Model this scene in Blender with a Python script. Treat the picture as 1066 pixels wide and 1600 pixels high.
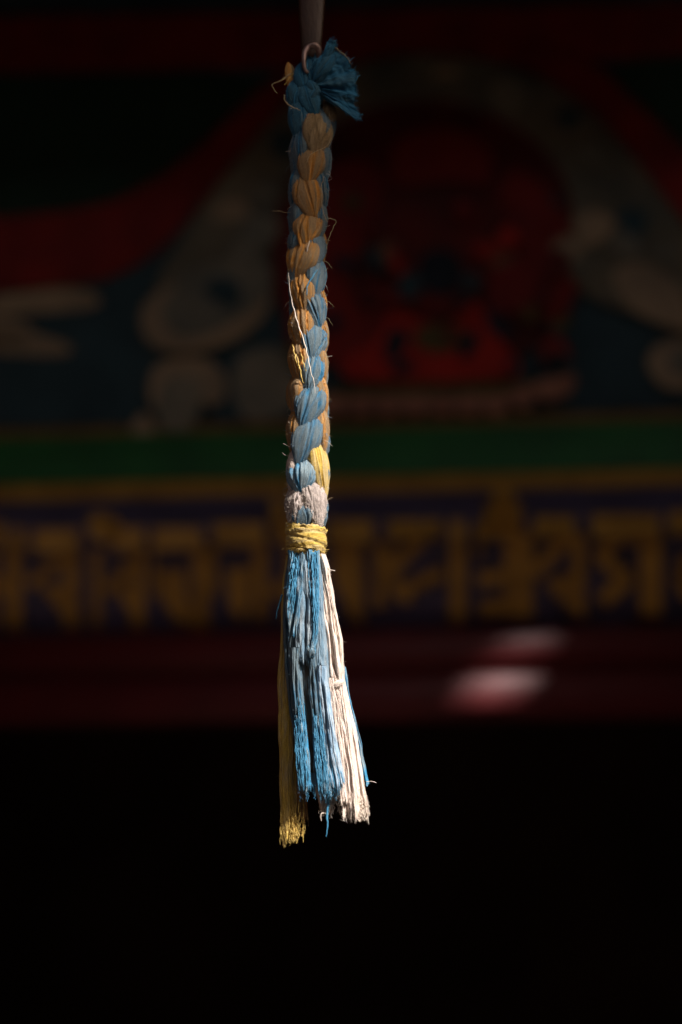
import bpy, math, random
import numpy as np
from mathutils import Vector, Matrix, Quaternion

for o in list(bpy.data.objects):
    bpy.data.objects.remove(o)
scene = bpy.context.scene
COL = scene.collection
R = math.radians

# ------------------------------------------------------------------ camera
PITCH = R(9.5)
LENS, SENS = 85.0, 36.0
CAM = Vector((0.0, -1.5, 1.60))
FW = Vector((0, math.cos(PITCH), math.sin(PITCH)))
UPV = Vector((0, -math.sin(PITCH), math.cos(PITCH)))
cam_d = bpy.data.cameras.new('camera')
cam_d.sensor_fit = 'VERTICAL'; cam_d.sensor_height = SENS; cam_d.sensor_width = 24.0
cam_d.lens = LENS
cam_d.clip_start = 0.05; cam_d.clip_end = 200
cam_d.dof.use_dof = True
cam_d.dof.focus_distance = 1.515
cam_d.dof.aperture_fstop = 3.2
cam = bpy.data.objects.new('camera', cam_d); COL.objects.link(cam)
cam.location = CAM
cam.rotation_euler = (R(90) + PITCH, 0, 0)
scene.camera = cam

# ------------------------------------------------------------------ sky, sun, exposure
SUN_EL, SUN_AZ = R(46.5), R(48)          # azimuth: from the front (-y) towards the right (+x)
S = Vector((math.cos(SUN_EL) * math.sin(SUN_AZ), -math.cos(SUN_EL) * math.cos(SUN_AZ), math.sin(SUN_EL)))
world = bpy.data.worlds.new('World'); scene.world = world; world.use_nodes = True
wn = world.node_tree.nodes; wl_ = world.node_tree.links
sky = wn.new('ShaderNodeTexSky'); sky.sky_type = 'NISHITA'; sky.sun_disc = False
sky.sun_elevation = SUN_EL; sky.sun_rotation = math.atan2(S.x, S.y)
sky.air_density = 1.0; sky.dust_density = 8.0; sky.ozone_density = 0.3; sky.altitude = 0
wl_.new(sky.outputs[0], wn['Background'].inputs[0])
wn['Background'].inputs[1].default_value = 0.05
sun_d = bpy.data.lights.new('sun', 'SUN'); sun_d.energy = 5.0; sun_d.angle = R(1.1); sun_d.color = (1.0, 0.965, 0.915)
sun = bpy.data.objects.new('sun', sun_d); COL.objects.link(sun)
sun.location = (3, -2, 5); sun.rotation_euler = S.to_track_quat('Z', 'Y').to_euler()
vs = scene.view_settings
vs.view_transform = 'Standard'; vs.look = 'None'; vs.exposure = 1.05; vs.gamma = 1.0; vs.use_curve_mapping = False
scene.cycles.use_denoising = True
scene.cycles.max_bounces = 6

# ------------------------------------------------------------------ photograph pixel -> place
def ray(px, py):
    k = SENS / LENS / 1600.0
    return FW + Vector(((px - 533) * k, 0, 0)) + UPV * ((800 - py) * k)
K = 0.0004
def rope_pt(px, py, d=0.0):            # point of the rope's own vertical plane, d = towards the camera (px)
    r = ray(px, py); t = -CAM.y / r.y
    p = CAM + r * t
    return Vector((p.x, -d * K, p.z))
K = (rope_pt(490, 800) - rope_pt(491, 800)).length     # metres per photograph pixel on the rope
YAW = R(7.8)
W0 = Vector((0, 1.7, 0))
WU = Vector((math.cos(YAW), -math.sin(YAW), 0)); WN = Vector((-math.sin(YAW), -math.cos(YAW), 0))
def wall_uv(px, py, off=0.0):          # (u, z) on the wall plane shifted off metres towards the porch
    r = ray(px, py); o = W0 + WN * off
    t = (o - CAM).dot(WN) / r.dot(WN)
    p = CAM + r * t
    return ((p - W0).dot(WU), p.z)
WALLM = Matrix(((WU.x, -WN.x, 0, W0.x), (WU.y, -WN.y, 0, W0.y), (0, 0, 1, 0), (0, 0, 0, 1)))
# wall frame: local x = along the wall, local y = into the wall, z = up

# ------------------------------------------------------------------ helpers
def tag(o, label=None, cat=None, group=None, kind=None):
    if label: o['label'] = label
    if cat: o['category'] = cat
    if group: o['group'] = group
    if kind: o['kind'] = kind
    return o
def thing(name, loc, label, cat, group=None, rotz=0.0):
    o = bpy.data.objects.new(name, None); COL.objects.link(o)
    o.location = loc; o.rotation_euler = (0, 0, rotz); o.empty_display_size = 0.05
    return tag(o, label, cat, group)
def mesh_obj(name, verts, faces, mat, parent=None, uv=None, smooth=True, origin=None, wear=None):
    me = bpy.data.meshes.new(name)
    v = np.asarray(verts, dtype=float)
    if origin is not None: v = v - np.asarray(origin, dtype=float)
    me.from_pydata(v.tolist(), [], [list(map(int, f)) for f in faces])
    if uv is not None:
        uvl = me.uv_layers.new(name='fibre')
        li = np.zeros(len(me.loops), dtype=np.int32); me.loops.foreach_get('vertex_index', li)
        uvl.data.foreach_set('uv', np.asarray(uv, dtype=np.float32)[li].ravel())
    if wear is not None:
        at = me.attributes.new('wear', 'FLOAT', 'POINT'); at.data.foreach_set('value', np.asarray(wear, dtype=np.float32).ravel())
    if smooth: me.polygons.foreach_set('use_smooth', [True] * len(me.polygons))
    me.update()
    o = bpy.data.objects.new(name, me); COL.objects.link(o)
    if mat: me.materials.append(mat)
    if parent: o.parent = parent
    return o
def vnoise1(x, seed):
    rs = np.random.RandomState(seed); g = rs.uniform(-1, 1, 512)
    x = np.asarray(x, dtype=float); i = np.floor(x).astype(int); f = x - i; f = f * f * (3 - 2 * f)
    return g[i % 512] * (1 - f) + g[(i + 1) % 512] * f
def vnoise2(x, y, seed):
    rs = np.random.RandomState(seed); g = rs.uniform(-1, 1, (64, 64))
    x = np.asarray(x, dtype=float); y = np.asarray(y, dtype=float)
    i = np.floor(x).astype(int); j = np.floor(y).astype(int); f = x - i; h = y - j
    f = f * f * (3 - 2 * f); h = h * h * (3 - 2 * h)
    a = g[i % 64, j % 64] * (1 - f) + g[(i + 1) % 64, j % 64] * f
    b = g[i % 64, (j + 1) % 64] * (1 - f) + g[(i + 1) % 64, (j + 1) % 64] * f
    return a * (1 - h) + b * h
def grid_faces(nv, nu, wrap=False):
    F = []
    for i in range(nv - 1):
        for j in range(nu if wrap else nu - 1):
            a = i * nu + j; b = i * nu + (j + 1) % nu
            F.append((a, b, b + nu, a + nu))
    return F
def to_world(P):                       # rows (px, py, depth px) -> metres in the rope plane
    P = np.asarray(P, dtype=float); out = np.empty_like(P)
    k = SENS / LENS / 1600.0
    xn = (P[:, 0] - 533) * k; yn = (800 - P[:, 1]) * k
    ry = FW.y + UPV.y * yn; rz = FW.z + UPV.z * yn
    t = -CAM.y / ry
    out[:, 0] = CAM.x + xn * t; out[:, 2] = CAM.z + rz * t; out[:, 1] = -P[:, 2] * K
    return out
def tube_px(pts, radii, sides=5, sub=6, seed=0, wig=0.0):
    """smooth tube through (px,py,d) points, radii in px; returns verts (px space), faces, uv"""
    P = np.asarray(pts, dtype=float); n = len(P)
    r = np.interp(np.linspace(0, n - 1, (n - 1) * sub + 1), range(n), np.broadcast_to(radii, n) if np.ndim(radii) == 0 else radii)
    Q = []
    for s in np.linspace(0, n - 1, (n - 1) * sub + 1):
        i = min(int(s), n - 2); f = s - i
        p0 = P[max(i - 1, 0)]; p1 = P[i]; p2 = P[i + 1]; p3 = P[min(i + 2, n - 1)]
        Q.append(0.5 * (2 * p1 + (p2 - p0) * f + (2 * p0 - 5 * p1 + 4 * p2 - p3) * f * f + (3 * p1 - p0 - 3 * p2 + p3) * f ** 3))
    Q = np.array(Q)
    if wig:
        L = np.arange(len(Q)) * 0.55
        Q[:, 0] += wig * vnoise1(L, seed + 1); Q[:, 1] += wig * vnoise1(L, seed + 2) * 0.5; Q[:, 2] += wig * vnoise1(L, seed + 3)
    V = []; UV = []; acc = 0
    T = np.gradient(Q, axis=0); T /= np.linalg.norm(T, axis=1)[:, None] + 1e-9
    N = np.array([0.3, 0.2, 1.0])
    for i in range(len(Q)):
        N = N - T[i] * N.dot(T[i]); N /= np.linalg.norm(N) + 1e-9
        B = np.cross(T[i], N)
        if i: acc += np.linalg.norm(Q[i] - Q[i - 1])
        for j in range(sides):
            a = 2 * math.pi * j / sides
            V.append(Q[i] + r[i] * (math.cos(a) * N + math.sin(a) * B)); UV.append((j * r[i], acc))
    F = grid_faces(len(Q), sides, True)
    m = len(V)
    F.append(tuple(range(sides))[::-1]); F.append(tuple(range(m - sides, m)))
    return np.array(V), F, UV

# ------------------------------------------------------------------ materials
def new_mat(name):
    m = bpy.data.materials.new(name); m.use_nodes = True
    nt = m.node_tree; b = nt.nodes['Principled BSDF']
    return m, nt, b
def fabric(name, base, dust, streak=0.5, fine=0.9, rough=0.8, bump=0.6, bright=None, sheen=0.07, dust_lo=0.42, dust_hi=0.66, weave=0.0):
    """cloth: colour runs in streaks along the fibre direction (uv v), dusty patches, fibre relief"""
    m, nt, b = new_mat(name); N = nt.nodes; L = nt.links
    uv = N.new('ShaderNodeUVMap'); uv.uv_map = 'fibre'
    oi = N.new('ShaderNodeObjectInfo')
    addv = N.new('ShaderNodeVectorMath'); addv.operation = 'MULTIPLY_ADD'
    cmb = N.new('ShaderNodeCombineXYZ')
    mul = N.new('ShaderNodeMath'); mul.operation = 'MULTIPLY'; mul.inputs[1].default_value = 97.0
    L.new(oi.outputs['Random'], mul.inputs[0]); L.new(mul.outputs[0], cmb.inputs[0]); L.new(mul.outputs[0], cmb.inputs[2])
    addv.inputs[1].default_value = (1, 1, 1); L.new(uv.outputs[0], addv.inputs[0]); L.new(cmb.outputs[0], addv.inputs[2])
    def noise(sx, sy, detail, rough_=0.6):
        mp = N.new('ShaderNodeMapping'); mp.inputs['Scale'].default_value = (sx, sy, 1)
        L.new(addv.outputs[0], mp.inputs[0])
        t = N.new('ShaderNodeTexNoise'); t.inputs['Scale'].default_value = 1.0; t.inputs['Detail'].default_value = detail
        t.inputs['Roughness'].default_value = rough_
        L.new(mp.outputs[0], t.inputs[0]); return t
    n1 = noise(0.16, 0.022, 3)       # broad dusty streaks
    n2 = noise(0.75, 0.05, 3)        # threads
    n3 = noise(0.9, 0.55, 2)         # speckle
    rp = N.new('ShaderNodeMapRange'); rp.inputs[1].default_value = dust_lo; rp.inputs[2].default_value = dust_hi
    L.new(n1.outputs[0], rp.inputs[0])
    mx = N.new('ShaderNodeMix'); mx.data_type = 'RGBA'
    mx.inputs[6].default_value = (*base, 1); mx.inputs[7].default_value = (*dust, 1)
    wa = N.new('ShaderNodeAttribute'); wa.attribute_name = 'wear'
    wad = N.new('ShaderNodeMath'); wad.operation = 'ADD'; wad.use_clamp = True
    L.new(rp.outputs[0], wad.inputs[0]); L.new(wa.outputs['Fac'], wad.inputs[1])
    L.new(wad.outputs[0], mx.inputs[0])
    # thread-by-thread brightness
    r2 = N.new('ShaderNodeMapRange'); r2.inputs[1].default_value = 0.3; r2.inputs[2].default_value = 0.7
    r2.inputs[3].default_value = 1 - streak; r2.inputs[4].default_value = 1 + streak * 0.5
    L.new(n2.outputs[0], r2.inputs[0])
    r3 = N.new('ShaderNodeMapRange'); r3.inputs[1].default_value = 0.3; r3.inputs[2].default_value = 0.72
    r3.inputs[3].default_value = 0.78; r3.inputs[4].default_value = 1.25
    L.new(n3.outputs[0], r3.inputs[0])
    mm = N.new('ShaderNodeMath'); mm.operation = 'MULTIPLY'; L.new(r2.outputs[0], mm.inputs[0]); L.new(r3.outputs[0], mm.inputs[1])
    vm = N.new('ShaderNodeVectorMath'); vm.operation = 'SCALE'; L.new(mx.outputs[2], vm.inputs[0]); L.new(mm.outputs[0], vm.inputs[3])
    L.new(vm.outputs[0], b.inputs['Base Color'])
    b.inputs['Roughness'].default_value = rough
    b.inputs['Specular IOR Level'].default_value = 0.35
    b.inputs['Sheen Weight'].default_value = sheen; b.inputs['Sheen Roughness'].default_value = 0.4
    n4 = noise(1.1 * fine, 0.12, 3, 0.7); n5 = noise(0.9, 0.7, 3, 0.7)
    ad = N.new('ShaderNodeMath'); ad.operation = 'MULTIPLY_ADD'; ad.inputs[1].default_value = 0.6
    L.new(n5.outputs[0], ad.inputs[0]); L.new(n4.outputs[0], ad.inputs[2])
    bp = N.new('ShaderNodeBump'); bp.inputs['Strength'].default_value = bump; bp.inputs['Distance'].default_value = 0.0009
    L.new(ad.outputs[0], bp.inputs['Height']); L.new(bp.outputs[0], b.inputs['Normal'])
    return m
def paint(name, col, col2=None, rough=0.55, scale=9.0, spec=0.3, bump=0.15, metal=0.0, coat=0.0, stretch=(1, 1, 1)):
    """old paint on timber: blotchy colour, grain relief"""
    m, nt, b = new_mat(name); N = nt.nodes; L = nt.links
    tc = N.new('ShaderNodeTexCoord'); mp = N.new('ShaderNodeMapping'); mp.inputs['Scale'].default_value = stretch
    L.new(tc.outputs['Object'], mp.inputs[0])
    t = N.new('ShaderNodeTexNoise'); t.inputs['Scale'].default_value = scale; t.inputs['Detail'].default_value = 5
    L.new(mp.outputs[0], t.inputs[0])
    r = N.new('ShaderNodeMapRange'); r.inputs[1].default_value = 0.35; r.inputs[2].default_value = 0.65
    L.new(t.outputs[0], r.inputs[0])
    mx = N.new('ShaderNodeMix'); mx.data_type = 'RGBA'
    c2 = col2 or tuple(c * 0.6 for c in col)
    mx.inputs[6].default_value = (*col, 1); mx.inputs[7].default_value = (*c2, 1)
    L.new(r.outputs[0], mx.inputs[0]); L.new(mx.outputs[2], b.inputs['Base Color'])
    b.inputs['Roughness'].default_value = rough; b.inputs['Specular IOR Level'].default_value = spec
    b.inputs['Metallic'].default_value = metal; b.inputs['Coat Weight'].default_value = coat; b.inputs['Coat Roughness'].default_value = 0.38
    t2 = N.new('ShaderNodeTexNoise'); t2.inputs['Scale'].default_value = scale * 8; t2.inputs['Detail'].default_value = 4
    L.new(mp.outputs[0], t2.inputs[0])
    bp = N.new('ShaderNodeBump'); bp.inputs['Strength'].default_value = bump; bp.inputs['Distance'].default_value = 0.002
    L.new(t2.outputs[0], bp.inputs['Height']); L.new(bp.outputs[0], b.inputs['Normal'])
    return m
def fibre_mat(name, col):
    m, nt, b = new_mat(name)
    b.inputs['Base Color'].default_value = (*col, 1); b.inputs['Roughness'].default_value = 0.5
    b.inputs['Specular IOR Level'].default_value = 0.5
    t = nt.nodes.new('ShaderNodeTexNoise'); t.inputs['Scale'].default_value = 300
    tc = nt.nodes.new('ShaderNodeTexCoord'); nt.links.new(tc.outputs['Object'], t.inputs[0])
    mx = nt.nodes.new('ShaderNodeMix'); mx.data_type = 'RGBA'
    mx.inputs[6].default_value = (*[c * 0.7 for c in col], 1); mx.inputs[7].default_value = (*[min(1, c * 1.25) for c in col], 1)
    nt.links.new(t.outputs[0], mx.inputs[0]); nt.links.new(mx.outputs[2], b.inputs['Base Color'])
    return m

M = {}
M['yellow'] = fabric('yellow_cloth', (0.47, 0.185, 0.016), (0.27, 0.16, 0.068), streak=0.35, bump=0.8, rough=0.55, dust_lo=0.34, dust_hi=0.55)
M['yellow_new'] = fabric('yellow_cloth_bright', (0.52, 0.34, 0.06), (0.46, 0.34, 0.16), streak=0.35, bump=0.6)
M['orange'] = fabric('orange_cloth', (0.55, 0.20, 0.015), (0.42, 0.24, 0.08), streak=0.3)
M['gauze'] = fabric('brown_gauze', (0.20, 0.125, 0.055), (0.27, 0.18, 0.09), streak=0.45)
M['blue'] = fabric('blue_cloth', (0.016, 0.115, 0.215), (0.115, 0.155, 0.175), streak=0.35, bump=0.85, dust_lo=0.32, dust_hi=0.55)
M['blue_vivid'] = fabric('blue_thread_cloth', (0.030, 0.19, 0.34), (0.22, 0.28, 0.31), streak=0.4, bump=0.6, dust_lo=0.38, dust_hi=0.58)
M['blue_dark'] = fabric('blue_rag_cloth', (0.009, 0.10, 0.19), (0.022, 0.075, 0.11), streak=0.3, bump=0.5)
M['grey_blue'] = fabric('grey_blue_cloth', (0.12, 0.20, 0.27), (0.23, 0.265, 0.29), streak=0.15, bump=0.35, rough=0.6)
M['pale_blue'] = fabric('bleached_blue_cloth', (0.20, 0.31, 0.42), (0.40, 0.44, 0.48), streak=0.2, bump=0.45)
M['white'] = fabric('white_cloth', (0.66, 0.545, 0.475), (0.58, 0.46, 0.39), streak=0.12, bump=0.6)
M['felt'] = fabric('felted_white_cloth', (0.52, 0.43, 0.39), (0.36, 0.29, 0.26), streak=0.2, bump=1.0)
M['core'] = fabric('braid_core_cloth', (0.10, 0.07, 0.04), (0.06, 0.07, 0.08))
M['iron'] = paint('rusty_iron', (0.048, 0.021, 0.010), (0.028, 0.012, 0.006), rough=0.45, scale=60, spec=0.5, metal=0.3, bump=0.15, stretch=(1, 1, 0.4))
M['wire'] = paint('hook_metal', (0.24, 0.15, 0.13), (0.14, 0.085, 0.07), rough=0.35, scale=200, spec=0.6, metal=0.6)
M['f_white'] = fibre_mat('pale_fibre', (0.72, 0.60, 0.50))
M['f_blue'] = fibre_mat('blue_fibre', (0.055, 0.22, 0.36))
M['f_fuzz'] = fibre_mat('faded_blue_fibre', (0.16, 0.25, 0.34))
M['f_tan'] = fibre_mat('tan_fibre', (0.42, 0.30, 0.16))
M['f_yellow'] = fibre_mat('yellow_fibre', (0.60, 0.40, 0.10))
# ------------------------------------------------------------------ porch: ground, wall, roof
M['stone'] = paint('paving_stone', (0.07, 0.055, 0.042), (0.05, 0.04, 0.032), rough=0.8, scale=2.0)
M['plaster'] = paint('dark_plaster', (0.05, 0.016, 0.012), (0.03, 0.012, 0.010), rough=0.8, scale=4)
M['timber'] = paint('dark_timber', (0.05, 0.028, 0.016), (0.03, 0.018, 0.011), rough=0.7, scale=5, stretch=(0.2, 1, 1))
M['gold'] = paint('gold_paint', (0.52, 0.265, 0.05), (0.34, 0.165, 0.032), rough=0.5, scale=25)
M['green'] = paint('green_paint', (0.016, 0.125, 0.024), (0.012, 0.09, 0.018), rough=0.5, scale=12)
M['navy'] = paint('navy_paint', (0.100, 0.076, 0.135), (0.070, 0.055, 0.10), rough=0.6, scale=15)
M['lacquer'] = paint('red_lacquer', (0.105, 0.005, 0.007), (0.075, 0.004, 0.005), rough=0.6, scale=7, spec=0.35, coat=0.12, bump=0.05)
M['ochre_line'] = paint('ochre_line', (0.22, 0.12, 0.03), (0.15, 0.08, 0.02), rough=0.6, scale=20)
M['m_red'] = paint('mural_red', (0.22, 0.010, 0.006), (0.14, 0.006, 0.005), rough=0.7, scale=14)
M['m_scarlet'] = paint('mural_scarlet', (0.40, 0.014, 0.005), (0.28, 0.010, 0.005), rough=0.7, scale=16)
M['m_boss'] = paint('mural_boss_red', (0.19, 0.010, 0.007), (0.14, 0.008, 0.006), rough=0.7, scale=14)
M['m_green'] = paint('mural_dark_green', (0.012, 0.042, 0.022), (0.008, 0.028, 0.015), rough=0.7, scale=12)
M['m_sky'] = paint('mural_deep_blue', (0.030, 0.066, 0.080), (0.018, 0.042, 0.052), rough=0.7, scale=10)
M['m_halo'] = paint('mural_grey_halo', (0.19, 0.155, 0.10), (0.085, 0.085, 0.065), rough=0.7, scale=9)
M['m_cloud'] = paint('mural_buff_cloud', (0.38, 0.27, 0.165), (0.24, 0.18, 0.12), rough=0.7, scale=18)
M['m_grey'] = paint('mural_grey_cloud', (0.23, 0.20, 0.145), (0.13, 0.13, 0.105), rough=0.7, scale=14)
M['m_ink'] = paint('mural_ink_blue', (0.010, 0.018, 0.035), (0.008, 0.012, 0.020), rough=0.7, scale=14)
M['m_olive'] = paint('mural_olive', (0.115, 0.080, 0.020), (0.070, 0.052, 0.015), rough=0.7, scale=14)
M['m_pink'] = paint('mural_lotus_pink', (0.36, 0.16, 0.10), (0.24, 0.10, 0.065), rough=0.7, scale=20)
M['m_skin'] = paint('mural_ochre_skin', (0.26, 0.12, 0.065), (0.11, 0.05, 0.03), rough=0.7, scale=20)

def box(name, x0, x1, y0, y1, z0, z1, mat, parent=None, rot=None, bev=0.0):
    V = [(x, y, z) for z in (z0, z1) for y in (y0, y1) for x in (x0, x1)]
    F = [(0, 2, 3, 1), (4, 5, 7, 6), (0, 1, 5, 4), (2, 6, 7, 3), (0, 4, 6, 2), (1, 3, 7, 5)]
    o = mesh_obj(name, V, F, mat, parent, smooth=False)
    if bev:
        md = o.modifiers.new('bevel', 'BEVEL'); md.width = bev; md.segments = 2
    return o
g = box('ground', -30, 30, -30, 30, -0.2, 0.0, M['stone']); tag(g, kind='structure', label='pale stone paving of the courtyard and porch')

ROOF_Z = 4.0
zc = rope_pt(480, 800).z
def roof_hit(p):                       # where the line from p to the sun crosses the roof plane
    t = (ROOF_Z - p.z) / S.z
    return p + S * t
edge_y = roof_hit(rope_pt(481, 492)).y          # the eave's shadow crosses the braid here
# gap added in the unseen roof to throw a shaft of sun onto the lacquered rail
u_, z_ = wall_uv(790, 1048, 0.09)
sun_gap = roof_hit(WALLM @ Vector((u_, -0.09, z_)))
hx0, hx1, hy0, hy1 = sun_gap.x - 0.028, sun_gap.x + 0.052, sun_gap.y - 0.028, sun_gap.y + 0.036
M['ochre'] = paint('dark_red_wall', (0.14, 0.055, 0.035), (0.10, 0.04, 0.028), rough=0.85, scale=3)
cw = thing('sky_block_wall', (0, -5.4, 0), 'tall dark red wall added out of view to block low skylight', 'wall')  # added behind the camera, only to cut the low skylight
box('sky_block_body', -14, 14, -0.3, 0.3, 0.0, 4.4, M['ochre'], cw); box('sky_block_top', -14, 14, -0.38, 0.38, 4.4, 4.55, M['timber'], cw)
roof = thing('porch_roof', (0, 0.6, ROOF_Z), 'dark timber porch roof above the hanging tassel', 'roof')
def roof_slab(x0, x1, y0, y1):
    return box('roof_board', x0, x1, y0 - 0.6, y1 - 0.6, 0.0, 0.03, M['timber'], roof)
roof_slab(-5, hx0, edge_y, 4.6); roof_slab(hx1, 6, edge_y, 4.6)
roof_slab(hx0, hx1, edge_y, hy0); roof_slab(hx0, hx1, hy1, 4.6)

for sx in (-1, 1):  # unseen walls added left and right to block skylight from the sides
    sw = thing('sky_block_side', (sx * 2.1, 0.6, 0), 'dark plaster side wall added out of view to cut skylight in the porch', 'wall', 'added shade walls')
    box('sky_block_body', -0.1, 0.1, edge_y - 0.6 + 0.02, 1.6, 0.0, ROOF_Z - 0.002, M['plaster'], sw)
def wparent(o):
    o.matrix_world = WALLM; return o
# wall behind everything, with the dark doorway below the rail
uL, uR = -1.95, 1.95
z_rail_b = wall_uv(533, 1126, 0.05)[1]
wall = bpy.data.objects.new('porch_wall', None); COL.objects.link(wall); wparent(wall)
tag(wall, 'dark red plaster wall around the doorway', 'wall')
box('wall_face', uL, uR, 0.03, 0.25, z_rail_b + 0.03, ROOF_Z, M['plaster'], wall)
box('jamb', uL, -0.95, 0.031, 0.25, 0.0, z_rail_b + 0.03, M['plaster'], wall)
box('jamb', 0.95, uR, 0.031, 0.25, 0.0, z_rail_b + 0.03, M['plaster'], wall)
# the dark hall behind the doorway
M['soot'] = paint('sooty_hall', (0.10, 0.05, 0.032), (0.06, 0.03, 0.02), rough=0.9, scale=3)
hall = bpy.data.objects.new('hall_interior', None); COL.objects.link(hall); wparent(hall)
tag(hall, 'unlit hall behind the doorway', 'room', kind='structure')
box('back_wall', -1.4, 1.4, 2.6, 2.7, 0.0, 3.0, M['soot'], hall)
box('side_wall', -1.5, -1.4, 0.26, 2.7, 0.0, 3.0, M['soot'], hall)
box('side_wall', 1.4, 1.5, 0.26, 2.7, 0.0, 3.0, M['soot'], hall)
box('hall_ceiling', -1.5, 1.5, 0.26, 2.7, 3.0, 3.1, M['soot'], hall)
# unseen deep beam added in front of the wall to keep its upper part dark
bu, bz = wall_uv(533, -45, 0.38)
beam = bpy.data.objects.new('shade_beam', None); COL.objects.link(beam); wparent(beam)
tag(beam, 'deep dark beam added out of view to shade the top of the painted panel', 'beam')
box('shade_board', -1.95, 0.62, -0.40, -0.36, bz, ROOF_Z - 0.002, M['timber'], beam)

# ------------------------------------------------------------------ painted panel above the frieze
def poly_px(name, pts, off, thick, mat, parent, smoothing=3):
    """raised painted shape: closed outline in photograph px, carried onto the wall plane, with real thickness"""
    P = np.array(pts, dtype=float)
    for _ in range(smoothing):         # corner cutting
        Q = np.roll(P, -1, axis=0)
        P = np.stack([P * 0.75 + Q * 0.25, P * 0.25 + Q * 0.75], axis=1).reshape(-1, 2)
    uvz = [wall_uv(x, y, off) for x, y in P]
    n = len(uvz); 
    V = [(u, -off, z) for u, z in uvz] + [(u, -off + thick, z) for u, z in uvz]
    F = [tuple(range(n))[::-1], tuple(range(n, 2 * n))] + [(i, (i + 1) % n, (i + 1) % n + n, i + n) for i in range(n)]
    me_o = mesh_obj(name, V, F, mat, parent, smooth=False)
    import bmesh
    bm = bmesh.new(); bm.from_mesh(me_o.data); bmesh.ops.recalc_face_normals(bm, faces=bm.faces)
    bmesh.ops.triangulate(bm, faces=[f for f in bm.faces if len(f.verts) > 4]); bm.to_mesh(me_o.data); bm.free()
    return me_o
def strip_wall(name, prof_px, mat, parent, x0=-260, x1=1330):
    """horizontal moulding: profile [(py at x=533, off metres)...] swept along the wall, closed to the wall"""
    prof = [(wall_uv(533, py, off)[1], off) for py, off in prof_px]
    ua = wall_uv(x0, 800)[0]; ub = wall_uv(x1, 800)[0]
    prof = [(prof[0][0], -0.029)] + prof + [(prof[-1][0], -0.029)]
    n = len(prof)
    V = [(u, -off, z) for u in (ua, ub) for z, off in prof]
    F = [(i, i + 1, i + 1 + n, i + n) for i in range(n - 1)] + [(n - 1, 0, n, 2 * n - 1)]
    F += [tuple(range(n))[::-1], tuple(range(n, 2 * n))]
    o = mesh_obj(name, V, F, mat, parent, smooth=False)
    import bmesh
    bm = bmesh.new(); bm.from_mesh(o.data); bmesh.ops.recalc_face_normals(bm, faces=bm.faces); bm.to_mesh(o.data); bm.free()
    return o

pan = bpy.data.objects.new('painted_panel', None); COL.objects.link(pan); wparent(pan)
tag(pan, 'painted wall panel of a seated red figure with halo and clouds', 'painting')
ua = wall_uv(-260, 800)[0]; ub = wall_uv(1330, 800)[0]
box('panel_board', ua, ub, 0.0, 0.028, wall_uv(533, 662)[1], wall_uv(533, -60)[1], M['m_sky'], pan)
a = 0.004
def pp(name, pts, lvl, mat, sm=3): return poly_px(name, pts, 0.002 + a * lvl, 0.003 + a * lvl if lvl < 1 else a + 0.001, mat, pan, sm)
# upper beam painted on the panel, with bosses
pp('painted_border', [(-250, 30), (1320, 0), (1320, 85), (-250, 118)], 1, M['m_red'], 0)
for cx, cy, r in ((75, 82, 30), (390, 74, 28), (706, 66, 27), (1015, 52, 28)):
    pp('boss', [(cx + r * math.cos(t), cy + r * math.sin(t)) for t in np.linspace(0, 2 * math.pi, 14, endpoint=False)], 2, M['m_boss'], 1)
pp('painted_field', [(-250, 124), (425, 112), (380, 165), (320, 220), (235, 285), (140, 330), (-250, 350)], 1, M['m_green'], 2)
pp('painted_field', [(930, 90), (1320, 70), (1320, 420), (1150, 330), (1060, 220), (985, 150)], 1, M['m_green'], 2)
pp('painted_ribbon', [(-250, 352), (140, 332), (240, 285), (325, 220), (432, 112), (480, 112), (440, 165), (360, 255), (305, 330), (225, 412), (130, 446), (-250, 462)], 2, M['m_red'], 2)
pp('painted_ribbon', [(720, 62), (920, 88), (985, 152), (1060, 222), (1150, 332), (1150, 440), (1040, 310), (960, 200), (860, 120)], 2, M['m_red'], 2)
# halo ring
ho = [(225, 470), (300, 345), (362, 258), (445, 168), (540, 98), (690, 80), (850, 118), (955, 200), (1040, 312), (1120, 420), (1150, 560), (1030, 500), (930, 470), (880, 430), (900, 330), (870, 250), (800, 190), (700, 150), (580, 160), (480, 220), (430, 330), (415, 430), (400, 480), (330, 520)]
pp('halo', ho, 3, M['m_halo'], 2)
M['m_dark'] = paint('mural_dark_red', (0.12, 0.006, 0.004), (0.05, 0.005, 0.004), rough=0.7, scale=12)
pp('halo_core', [(430, 330), (480, 220), (580, 160), (700, 150), (800, 190), (870, 250), (905, 340), (880, 430), (900, 480), (870, 530), (800, 560), (520, 570), (440, 500), (425, 420)], 2, M['m_dark'], 2)
# clouds
for pts in ([(-60, 470), (40, 455), (110, 446), (160, 462), (150, 482), (60, 488), (-60, 494)],
            [(-60, 496), (40, 500), (50, 520), (110, 536), (112, 554), (50, 556), (-60, 545)],
            [(-60, 515), (20, 512), (60, 530), (20, 545), (-60, 540)]):
    pp('painted_cloud', pts, 1, M['m_cloud'])
pp('painted_cloud', [(218, 500), (225, 470), (270, 440), (330, 430), (410, 425), (430, 470), (390, 520), (330, 545), (270, 552), (228, 535)], 4, M['m_cloud'])
pp('painted_cloud', [(245, 478), (285, 440), (340, 405), (420, 400), (430, 450), (370, 500), (310, 530), (262, 520)], 5, M['m_grey'])
pp('painted_cloud', [(232, 600), (240, 572), (280, 556), (330, 560), (356, 590), (352, 622), (330, 636), (310, 622), (320, 602), (300, 585), (262, 590), (250, 640), (236, 640)], 4, M['m_cloud'])
pp('painted_cloud', [(250, 600), (270, 585), (305, 588), (318, 605), (310, 640), (300, 672), (250, 674), (244, 640)], 5, M['m_grey'])
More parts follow.
